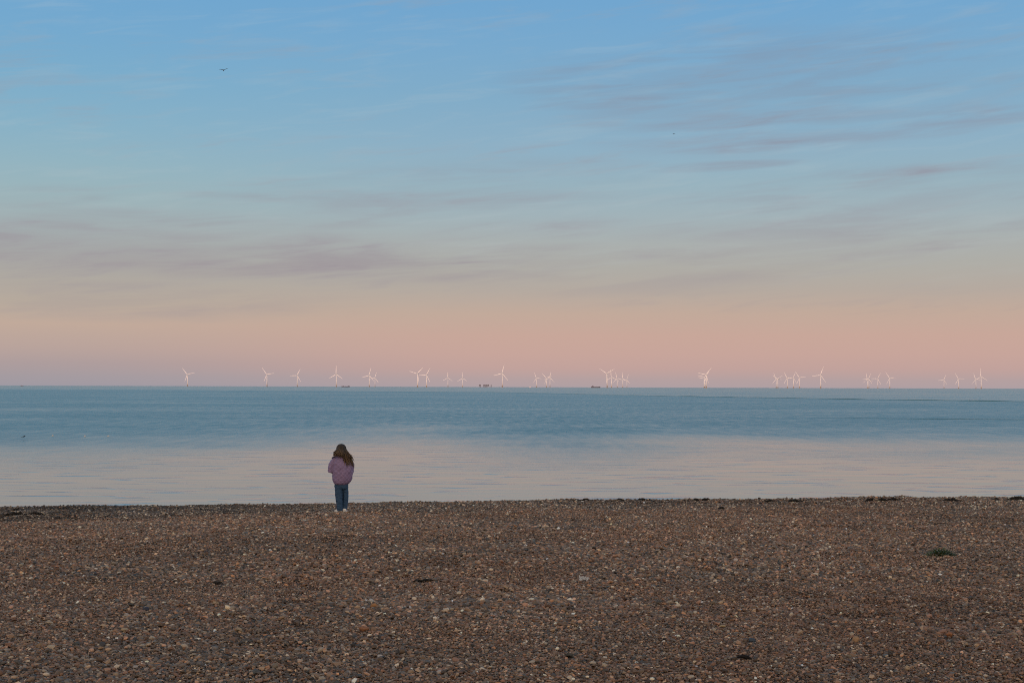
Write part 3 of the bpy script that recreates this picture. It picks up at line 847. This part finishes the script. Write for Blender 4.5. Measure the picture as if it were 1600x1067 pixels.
# ------------------------------------------------------------------ the girl
def build_person():
    g = ground_hit(533.5, 800.5)
    t = empty('person', (g.x, g.y, g.z + .003), math.atan2(-g.x, g.y) * 1.0)
    Z = .00151                                     # metres per zoom pixel of the studied crop
    def X(zx): return (zx - 395) * Z
    def H(zy): return (920 - zy) * Z
    M_skin = simple('skin', (.50, .32, .24), .55, .08, 30)
    # ---- body: one continuous surface
    bm = bmesh.new()
    loft(bm, ellipse_rings([(.44, -.01, 0, .085, .065), (.50, -.005, 0, .10, .075), (.60, 0, 0, .085, .065), (.72, 0, 0, .095, .068), (.82, 0, 0, .11, .065), (.87, 0, 0, .075, .05), (.90, 0, .005, .036, .036), (.95, 0, .012, .034, .034)], 20))
    hc = Vector((-.004, .018, 1.025))
    ball(bm, hc, (.066, .080, .086), 24, 16)                       # skull
    ball(bm, hc + Vector((0, .030, -.040)), (.048, .050, .048), 16, 12)   # jaw and cheeks
    tube(bm, [hc + Vector((0, .074, .004)), hc + Vector((0, .088, -.016)), hc + Vector((0, .083, -.022))], [.006, .009, .007], 8)  # nose
    tube(bm, [hc + Vector((-.016, .072, -.042)), hc + Vector((0, .078, -.042)), hc + Vector((.016, .072, -.042))], [.004, .006, .004], 8)  # mouth
    for s in (-1, 1):
        ball(bm, hc + Vector((s * .066, .002, -.008)), (.008, .016, .022), 10, 8)   # ears
        ball(bm, hc + Vector((s * .027, .066, .012)), (.014, .012, .007), 10, 8)    # brow
    arms = {-1: [(-.115, 0, .845), (-.185, .025, .70), (-.075, .150, .725), (-.050, .165, .735)], 1: [(.115, 0, .845), (.150, .045, .675), (.055, .160, .715), (.030, .172, .725)]}
    for s in (-1, 1):
        a = [Vector(q) for q in arms[s]]
        tube(bm, [a[0], a[0].lerp(a[1], .5), a[1], a[1].lerp(a[2], .5), a[2]], [.040, .036, .030, .027, .020], 12)
        d = (a[3] - a[2]).normalized(); side = Vector((0, 0, 1)); out = d.cross(side).normalized()
        tube(bm, [a[2], a[2] + d * .02, a[2] + d * .045], [.018, .021, .020], 12, .6)
        for i, (o_, ln) in enumerate(((.014, .036), (.005, .042), (-.005, .039), (-.014, .030))):
            b0 = a[2] + d * .050 + side * o_
            curl = Vector((0, -1, 0)) * .55
            p1 = b0 + d * ln * .45
            p2 = p1 + (d * .6 + curl).normalized() * ln * .33
            p3 = p2 + (d * .1 + curl * 1.5).normalized() * ln * .28
            tube(bm, [b0, p1, p2, p3], [.0068, .0064, .006, .005], 8)
        b0 = a[2] + d * .015 + side * .016
        tube(bm, [b0, b0 + d * .018 + side * .012 - out * .004, b0 + d * .034 + side * .014 - out * .006], [.008, .0072, .0058], 8)
        hx = X(371) if s < 0 else X(438)
        ly = -.006 if s < 0 else .024
        tube(bm, [(hx, .008, .50), (hx, ly, .40), (hx, ly, .28), (hx - .002, ly, .18), (hx - .004, ly, .05)], [.044, .034, .028, .026, .022], 14)
        tube(bm, [(hx - .004, ly - .01, .035), (hx - .004 + (-.03 if s < 0 else .0), .09, .022)], [.026, .020], 10)
    body = fuse('body', bm, .0042, M_skin, t, 2)
    M_eye = simple('eye_white', (.7, .7, .68), .2, .03, 30); M_iris = simple('iris', (.06, .05, .03), .2, .1, 30)
    for s in (-1, 1):
        bm = bmesh.new(); ball(bm, hc + Vector((s * .027, .070, .001)), (.010, .008, .007), 12, 8); e = mesh_obj('eye', bm, M_eye, t)
        bm = bmesh.new(); ball(bm, hc + Vector((s * .027, .0765, .001)), (.005, .003, .005), 10, 6); mesh_obj('iris', bm, M_iris, e)
    # ---- quilted jacket
    bm = bmesh.new()
    prof = []
    for zy, xl, xr, dp in ((626, 345, 435, .080), (618, 322, 458, .105), (602, 306, 484, .130), (570, 297, 503, .142), (530, 294, 512, .146), (480, 294, 518, .146), (430, 297, 519, .140), (390, 298, 512, .130), (355, 302, 496, .115), (330, 318, 474, .095), (312, 342, 446, .070), (300, 352, 436, .056)):
        prof.append((H(zy), (X(xl) + X(xr)) / 2, .01, (X(xr) - X(xl)) / 2, dp))
    loft(bm, ellipse_rings(prof, 32, 2.25))
    sl = {-1: [(X(325), 0, H(348)), (X(291), .004, H(408)), (X(281), .0, H(468)), (X(302), .065, H(476)), (X(345), .150, H(446))],
          1: [(X(470), 0, H(352)), (X(492), .012, H(410)), (X(488), .030, H(480)), (X(462), .10, H(470)), (X(430), .162, H(448))]}
    for s in (-1, 1):
        tube(bm, sl[s], [.056, .060, .060, .056, .040], 16)
    def quilt(me):
        n = len(me.vertices)
        co = np.empty(n * 3, np.float32); me.vertices.foreach_get('co', co); co = co.reshape(-1, 3)
        no = np.empty(n * 3, np.float32); me.vertex_normals.foreach_get('vector', no); no = no.reshape(-1, 3)
        s = co[:, 0] + 0.45 * co[:, 1]
        u = (s + co[:, 2]) / .070; v = (s - co[:, 2]) / .070
        d = (np.abs(np.sin(np.pi * u)) * np.abs(np.sin(np.pi * v))) ** .45
        wr = np.array([noise.noise(Vector((float(c[0]) * 16, float(c[1]) * 16, float(c[2]) * 11))) for c in co])
        co = co + no * (d * .006 - .004 + wr * .009)[:, None]
        me.vertices.foreach_set('co', co.astype(np.float32).ravel()); me.update()
    M_jacket = simple('lilac_nylon', (.265, .195, .350), .55, .12, 22, .1, .3)
    jacket = fuse('jacket', bm, .0065, M_jacket, t, 5, quilt)
    bm = bmesh.new()                                                   # collar turned up round the hair
    rings = []
    for q in range(25):
        a = 2 * math.pi * q / 24
        cx, cy, cz = X(388) + .082 * math.cos(a), .008 + .068 * math.sin(a), H(306) + .006 * math.cos(a + 2.6)
        rad = Vector((math.cos(a), math.sin(a), 0))
        c = Vector((cx, cy, cz))
        rings.append([c + rad * .013 * math.cos(b) + Vector((0, 0, 1)) * .020 * math.sin(b) for b in [2 * math.pi * k / 8 for k in range(8)]])
    loft(bm, rings, cap=False); mesh_obj('collar', bm, M_jacket, jacket)
    bm = bmesh.new()
    tube(bm, [(X(288), -.03, H(332)), (X(300), -.048, H(322)), (X(322), -.06, H(316))], [.007, .011, .008], 10, .7)
    mesh_obj('shoulder_flap', bm, simple('navy_lining', (.035, .03, .06), .7), jacket)
    # ---- jeans
    bm = bmesh.new()
    loft(bm, ellipse_rings([(H(560), -.012, 0, .105, .082), (H(610), -.008, 0, .112, .090), (H(650), -.005, 0, .112, .086), (H(670), -.004, 0, .095, .07)], 24))
    def leg(pr): loft(bm, ellipse_rings(pr, 20, 2.2))
    leg([(H(600), X(366), 0, .066, .080), (H(650), X(364), 0, .064, .076), (H(720), X(365), -.004, .062, .070), (H(790), X(369), -.008, .057, .066), (H(850), X(375), -.012, .050, .062), (H(885), X(378), -.012, .047, .060), (H(903), X(379), -.010, .046, .058)])
    leg([(H(600), X(434), .012, .048, .074), (H(650), X(437), .020, .047, .066), (H(720), X(440), .026, .045, .062), (H(780), X(440), .028, .044, .058), (H(840), X(435), .028, .040, .054), (H(880), X(432), .026, .037, .052), (H(896), X(432), .026, .036, .051)])
    def wrinkle(me):
        for v in me.vertices:
            c = v.co
            w = noise.noise(Vector((c.x * 18, c.y * 18, c.z * 34))) * .0055 + noise.noise(Vector((c.x * 40, c.y * 40, c.z * 60 + 5))) * .002
            v.co = c + v.normal * w
        me.update()
    jeans = fuse('jeans', bm, .0048, simple('blue_denim', (.044, .092, .175), .85, .22, 26, .1, .2), t, 3, wrinkle)
    # ---- trainers
    M_sh = simple('trainer_white', (.78, .77, .75), .6, .12, 60); M_sole = simple('trainer_sole', (.66, .65, .63), .7, .15, 60)
    for (sx, sy, yaw) in ((X(370), 0.0, R(32)), (X(429), .012, R(-8))):
        m4 = Matrix.Translation((sx, sy, 0)) @ Matrix.Rotation(yaw, 4, 'Z')
        bm = bmesh.new(); rings = []
        for y, w, h in ((-.052, .020, .045), (-.046, .031, .062), (-.015, .034, .066), (.02, .034, .058), (.06, .038, .046), (.095, .036, .036), (.118, .022, .026), (.124, .008, .02)):
            rings.append([m4 @ Vector((w * math.cos(a), y, .020 + (h - .020) * .5 * (1 + math.sin(a)))) for a in [2 * math.pi * k / 14 for k in range(14)]])
        loft(bm, rings); sh = mesh_obj('shoe', bm, M_sh, t)
        bm = bmesh.new(); rings = []
        for z in (0, .006, .018, .024):
            e = .004 if z in (.006, .018) else 0
            rings.append([m4 @ Vector(((.036 + e) * math.cos(a) * (1 - .12 * math.sin(a)), .036 + (.090 + e) * math.sin(a), z)) for a in [2 * math.pi * k / 20 for k in range(20)]])
        loft(bm, rings); mesh_obj('sole', bm, M_sole, sh)
    # ---- hair: a cap and many wavy tapering locks blown to the right
    bm = bmesh.new(); lay = bm.verts.layers.float_color.new('tint')
    rnd = random.Random(21)
    hcap = hc + Vector((-.006, -.012, .008))
    def paint(verts, c):
        for v in verts: v[lay] = (*c, 1)
    r = bmesh.ops.create_uvsphere(bm, u_segments=28, v_segments=18, radius=1.0, matrix=Matrix.Translation(hcap) @ Matrix.Diagonal((.077, .089, .088, 1)))
    kill = [v for v in r['verts'] if v.co.y > hc.y + .045 and v.co.z < hc.z + .040]
    bmesh.ops.delete(bm, geom=kill, context='VERTS')
    paint(bm.verts, (.030, .019, .012))
    def lock(a0, drop, endx, endy, wv, rad, colr):
        # a0: angle round the head, 0 = right, pi/2 = front, 3pi/2 = back
        q0 = rnd.uniform(-.02, .03); top = hcap + Vector((q0 * math.cos(a0), q0 * math.sin(a0) + rnd.uniform(-.02, .02), .083 - 5 * q0 * q0))
        pts = [top]
        for th in (35, 62, 88):
            pts.append(hcap + Vector((.078 * math.sin(R(th)) * math.cos(a0), .090 * math.sin(R(th)) * math.sin(a0), .088 * math.cos(R(th)))))
        last = pts[-1]; n = 9
        ph = rnd.uniform(0, 6.28); sp = rnd.uniform(5, 8)
        for i in range(1, n + 1):
            s = i / n
            p_ = Vector((last.x + (endx - last.x) * s ** 1.15, last.y + (endy - last.y) * s ** .7, last.z - drop * s))
            p_ += Vector((math.sin(ph + sp * s), .7 * math.cos(ph + sp * s), 0)) * wv * min(1, s * 1.6)
            pts.append(p_)
        m = len(pts)
        rs = [rad * (.6 + .6 * min(1, i / 4)) * (1 if i < m - 4 else (m - i) / 5) for i in range(m)]
        before = len(bm.verts)
        tube(bm, pts, rs, 6, .55)
        bm.verts.ensure_lookup_table()
        for v in bm.verts[before:]:
            f = min(1, max(0, (hcap.z - v.co.z + .03) / .22))
            v[lay] = (*(colr[i] * (.50 + 1.15 * f) for i in range(3)), 1)
    tones = [(.050, .031, .018), (.065, .040, .022), (.095, .060, .032), (.040, .025, .015), (.13, .085, .045)]
    for i in range(400):
        a0 = rnd.uniform(math.pi * .88, math.pi * 2.12)
        u = (math.cos(a0) + 1) / 2                       # 0 left .. 1 right
        u = min(1, max(0, u + rnd.gauss(0, .08)))
        ex = -.112 + .235 * u + rnd.gauss(0, .010)
        if u > .62:
            ex = .05 + (u - .62) * .31 + rnd.gauss(0, .014); drop = rnd.uniform(.12, .285) * (.72 + .42 * u)
        else:
            drop = rnd.uniform(.07, .118) + .035 * u
        ey = -.088 - .045 * math.sin(math.pi * u) + rnd.gauss(0, .012) + (.03 if u > .9 else 0)
        c = rnd.choice(tones)
        if u < .35 and rnd.random() < .5: c = (.15, .10, .055)
        lock(a0, drop, ex, ey, rnd.uniform(.006, .020), rnd.uniform(.003, .008), c)
    for i in range(80):                                  # fine flyaway strands on the windward side
        a0 = rnd.uniform(math.pi * 1.55, math.pi * 2.2)
        lock(a0, rnd.uniform(.12, .30), .13 + rnd.uniform(-.03, .085), -.07 + rnd.gauss(0, .02), rnd.uniform(.006, .014), rnd.uniform(.0014, .0026), rnd.choice(tones[2:]))
    mesh_obj('hair', bm, attr_mat('hair_strands', rough=.5, spec=.35, nscale=150, nvar=.35, bump=0), t)
    tag(t, 'girl in a lilac quilted jacket and blue jeans standing at the water edge', 'person')
    return t
build_person()

# ------------------------------------------------------------------ sky and light
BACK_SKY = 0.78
SUN_EL, SUN_AZ = R(1.7), R(196)       # azimuth clockwise from +y: behind the camera, a little to the left
def build_world():
    w = bpy.data.worlds.new('World'); scene.world = w; w.use_nodes = True
    nt = w.node_tree; N, L = nt.nodes.new, nt.links.new
    for n in list(nt.nodes): nt.nodes.remove(n)
    out = N('ShaderNodeOutputWorld')
    tc = N('ShaderNodeTexCoord'); sx = N('ShaderNodeSeparateXYZ'); L(tc.outputs['Generated'], sx.inputs[0])
    def math_(op, a, b_=None, clamp=False, c=None):
        n = N('ShaderNodeMath'); n.operation = op; n.use_clamp = clamp
        for i, v in enumerate((a, b_, c)):
            if v is None: continue
            if isinstance(v, (int, float)): n.inputs[i].default_value = v
            else: L(v, n.inputs[i])
        return n.outputs[0]
    def mrange(v, a, b_, c, d):
        n = N('ShaderNodeMapRange'); n.interpolation_type = 'SMOOTHSTEP'; L(v, n.inputs['Value'])
        for k, q in zip(('From Min', 'From Max', 'To Min', 'To Max'), (a, b_, c, d)): n.inputs[k].default_value = q
        return n.outputs['Result']
    def mix(f, a, b_, mode='MIX'):
        n = N('ShaderNodeMix'); n.data_type = 'RGBA'; n.blend_type = mode
        if isinstance(f, (int, float)): n.inputs['Factor'].default_value = f
        else: L(f, n.inputs['Factor'])
        for k, v in (('A', a), ('B', b_)):
            if isinstance(v, tuple): n.inputs[k].default_value = v
            else: L(v, n.inputs[k])
        return n.outputs['Result']
    zz = sx.outputs['Z']
    az = math_('ARCTAN2', sx.outputs['X'], sx.outputs['Y'])
    el = math_('ARCSINE', zz)
    t = math_('SQRT', math_('MAXIMUM', zz, 0.0))
    ZEN = [(0.62, (106, 158, 204)), (0.85, (100, 145, 184)), (1.0, (98, 136, 172))]
    def ramp(stops):
        pos = []
        for y, c in stops:
            pos.append((math.sqrt(max(0.0, ray(800, y).z)), c))
        pos = sorted(pos + ZEN)
        n = N('ShaderNodeValToRGB'); e = n.color_ramp.elements; n.color_ramp.interpolation = 'LINEAR'
        e[0].position = pos[0][0]; e[0].color = srgb(*pos[0][1]); e[1].position = 1; e[1].color = srgb(*pos[-1][1])
        for p_, c in pos[1:-1]:
            k = e.new(p_); k.color = srgb(*c)
        L(t, n.inputs['Fac']); return n.outputs['Color']
    left = ramp([(604, (158, 153, 162)), (590, (164, 155, 160)), (570, (173, 157, 157)), (548, (184, 163, 156)), (512, (193, 170, 155)), (480, (184, 171, 157)), (440, (174, 169, 161)), (400, (167, 171, 169)), (365, (163, 175, 177)), (320, (156, 180, 186)), (270, (147, 180, 193)), (210, (135, 177, 199)), (140, (124, 173, 203)), (70, (117, 169, 206)), (5, (112, 166, 207))])
    right = ramp([(604, (174, 159, 163)), (592, (180, 160, 160)), (575, (193, 162, 156)), (552, (199, 165, 155)), (525, (200, 167, 154)), (490, (194, 170, 155)), (455, (181, 170, 160)), (420, (175, 173, 166)), (385, (171, 176, 174)), (340, (162, 179, 185)), (290, (152, 179, 191)), (230, (142, 176, 197)), (150, (130, 172, 200)), (70, (121, 169, 205)), (5, (114, 166, 207))])
    base = mix(mrange(az, -0.34, 0.02, 0, 1), left, right)
    # thin cirrus streaks
    def streak(ka, ke, tilt, off, lo, hi, det=5):
        cv = N('ShaderNodeCombineXYZ')
        L(math_('MULTIPLY', az, ka), cv.inputs[0])
        L(math_('MULTIPLY', math_('SUBTRACT', el, math_('MULTIPLY', az, tilt)), ke), cv.inputs[1]); cv.inputs[2].default_value = off
        n = N('ShaderNodeTexNoise'); n.inputs['Scale'].default_value = 1; n.inputs['Detail'].default_value = det; n.inputs['Roughness'].default_value = .58; n.inputs['Distortion'].default_value = .5
        L(cv.outputs[0], n.inputs['Vector'])
        return mrange(n.outputs['Fac'], lo, hi, 0, 1)
    fine = streak(8, 80, .07, 3.3, .42, .63, 7)
    wide = streak(4, 36, .05, 8.1, .43, .66)
    wisps = streak(16, 130, .12, 5.7, .45, .75, 6)
    def blob(px, py, wpx, hpx, tilt=0.0):
        d = ray(px, py); a0, e0 = math.atan2(d.x, d.y), math.asin(d.z)
        da = math_('SUBTRACT', az, a0); de = math_('SUBTRACT', math_('SUBTRACT', el, e0), math_('MULTIPLY', da, tilt))
        q = math_('ADD', math_('POWER', math_('ABSOLUTE', math_('MULTIPLY', da, F_PX / wpx)), 2.0), math_('POWER', math_('ABSOLUTE', math_('MULTIPLY', de, F_PX / hpx)), 2.0))
        return mrange(q, 0, 1, 1, 0)
    dens = None
    for (px, py, w_, h_, tl, amp) in ((90, 388, 240, 34, -.02, .5), (360, 408, 330, 34, -.03, .5), (620, 412, 330, 30, .02, .6), (820, 360, 220, 26, .09, .55), (1000, 430, 360, 40, .02, .4), (70, 308, 150, 22, .05, .45), (350, 312, 120, 16, .05, .6),
                                  (960, 120, 220, 50, .05, .7), (1110, 195, 200, 26, .04, .5), (1260, 222, 260, 14, .05, .8), (1120, 260, 160, 10, .03, .9), (1330, 110, 300, 60, .05, .5), (1450, 330, 330, 90, .05, .5), (900, 272, 160, 22, .08, .4), (1290, 395, 260, 30, .03, .4), (220, 470, 400, 40, .0, .3), (1230, 140, 430, 120, .04, .55), (430, 402, 640, 50, -.01, .62), (1330, 330, 420, 80, .03, .5), (700, 300, 420, 60, .05, .35), (230, 345, 260, 26, .03, .6), (560, 340, 260, 22, .08, .45), (760, 395, 260, 18, .03, .65), (1480, 190, 200, 30, .04, .55), (960, 160, 160, 14, .06, .7), (1180, 80, 260, 40, .05, .5), (1060, 395, 240, 16, .02, .5), (1400, 270, 240, 16, .04, .45)):
        b = math_('MULTIPLY', blob(px, py, w_, h_, tl), amp)
        dens = b if dens is None else math_('MAXIMUM', dens, b)
    tex = math_('ADD', math_('MULTIPLY', fine, .62), math_('ADD', math_('MULTIPLY', wide, .62), .10))
    cl = math_('MULTIPLY', dens, tex, True)
    gen = math_('MULTIPLY', math_('MULTIPLY', wide, wisps), mrange(zz, .03, .08, 0, .55))
    cl = math_('ADD', cl, gen, True)
    ccol = mix(mrange(zz, .07, .24, 0, 1), srgb(157, 148, 154), srgb(132, 150, 172))
    sky = mix(math_('MULTIPLY', cl, .90), base, ccol)
    glow = math_('MULTIPLY', math_('MULTIPLY', wisps, math_('SUBTRACT', 1.0, cl)), mrange(zz, .05, .11, 0, .14))
    sky = mix(glow, sky, srgb(188, 198, 200))
    bg1 = N('ShaderNodeBackground'); L(sky, bg1.inputs['Color']); bg1.inputs['Strength'].default_value = 1.0
    # the sunset side, behind the camera
    ns = N('ShaderNodeTexSky'); ns.sky_type = 'NISHITA'; ns.sun_disc = False
    ns.sun_elevation = SUN_EL; ns.sun_rotation = SUN_AZ; ns.altitude = 5; ns.dust_density = 2.0; ns.air_density = 1.0; ns.ozone_density = 1.0
    bg2 = N('ShaderNodeBackground'); L(ns.outputs[0], bg2.inputs['Color']); bg2.inputs['Strength'].default_value = 0.07
    # warm pale gradient added to the unseen back sky to brighten the beach
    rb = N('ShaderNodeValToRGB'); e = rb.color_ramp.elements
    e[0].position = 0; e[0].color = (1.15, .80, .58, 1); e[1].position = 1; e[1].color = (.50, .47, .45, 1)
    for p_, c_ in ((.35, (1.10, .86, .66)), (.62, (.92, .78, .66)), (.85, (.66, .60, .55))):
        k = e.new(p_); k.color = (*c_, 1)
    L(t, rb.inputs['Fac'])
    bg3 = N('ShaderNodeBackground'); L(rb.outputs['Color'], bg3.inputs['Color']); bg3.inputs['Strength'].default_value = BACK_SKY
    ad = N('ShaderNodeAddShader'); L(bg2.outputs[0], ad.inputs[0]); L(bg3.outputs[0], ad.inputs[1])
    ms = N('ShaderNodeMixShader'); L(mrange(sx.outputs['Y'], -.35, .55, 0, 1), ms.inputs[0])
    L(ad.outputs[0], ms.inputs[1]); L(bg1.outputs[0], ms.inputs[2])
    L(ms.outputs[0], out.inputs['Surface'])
    w.cycles.sampling_method = 'MANUAL'; w.cycles.sample_map_resolution = 1024
build_world()

ld = bpy.data.lights.new('sun', 'SUN'); ld.energy = 2.5; ld.angle = R(0.5); ld.color = (1.0, .63, .52)
sun = link(bpy.data.objects.new('sun', ld))
sd = Vector((math.sin(SUN_AZ) * math.cos(SUN_EL), math.cos(SUN_AZ) * math.cos(SUN_EL), math.sin(SUN_EL)))
sun.rotation_euler = (-sd).to_track_quat('-Z', 'Y').to_euler(); sun.location = sd * 100

# ------------------------------------------------------------------ render settings
vs = scene.view_settings
vs.view_transform = 'Standard'; vs.look = 'None'; vs.exposure = 0; vs.gamma = 1; vs.use_curve_mapping = False
c = scene.cycles
c.max_bounces = 4; c.diffuse_bounces = 2; c.glossy_bounces = 2
c.use_denoising = False
c.pixel_filter_type = 'BLACKMAN_HARRIS'; c.filter_width = 1.05
c.sample_clamp_indirect = 4
scene.render.film_transparent = False
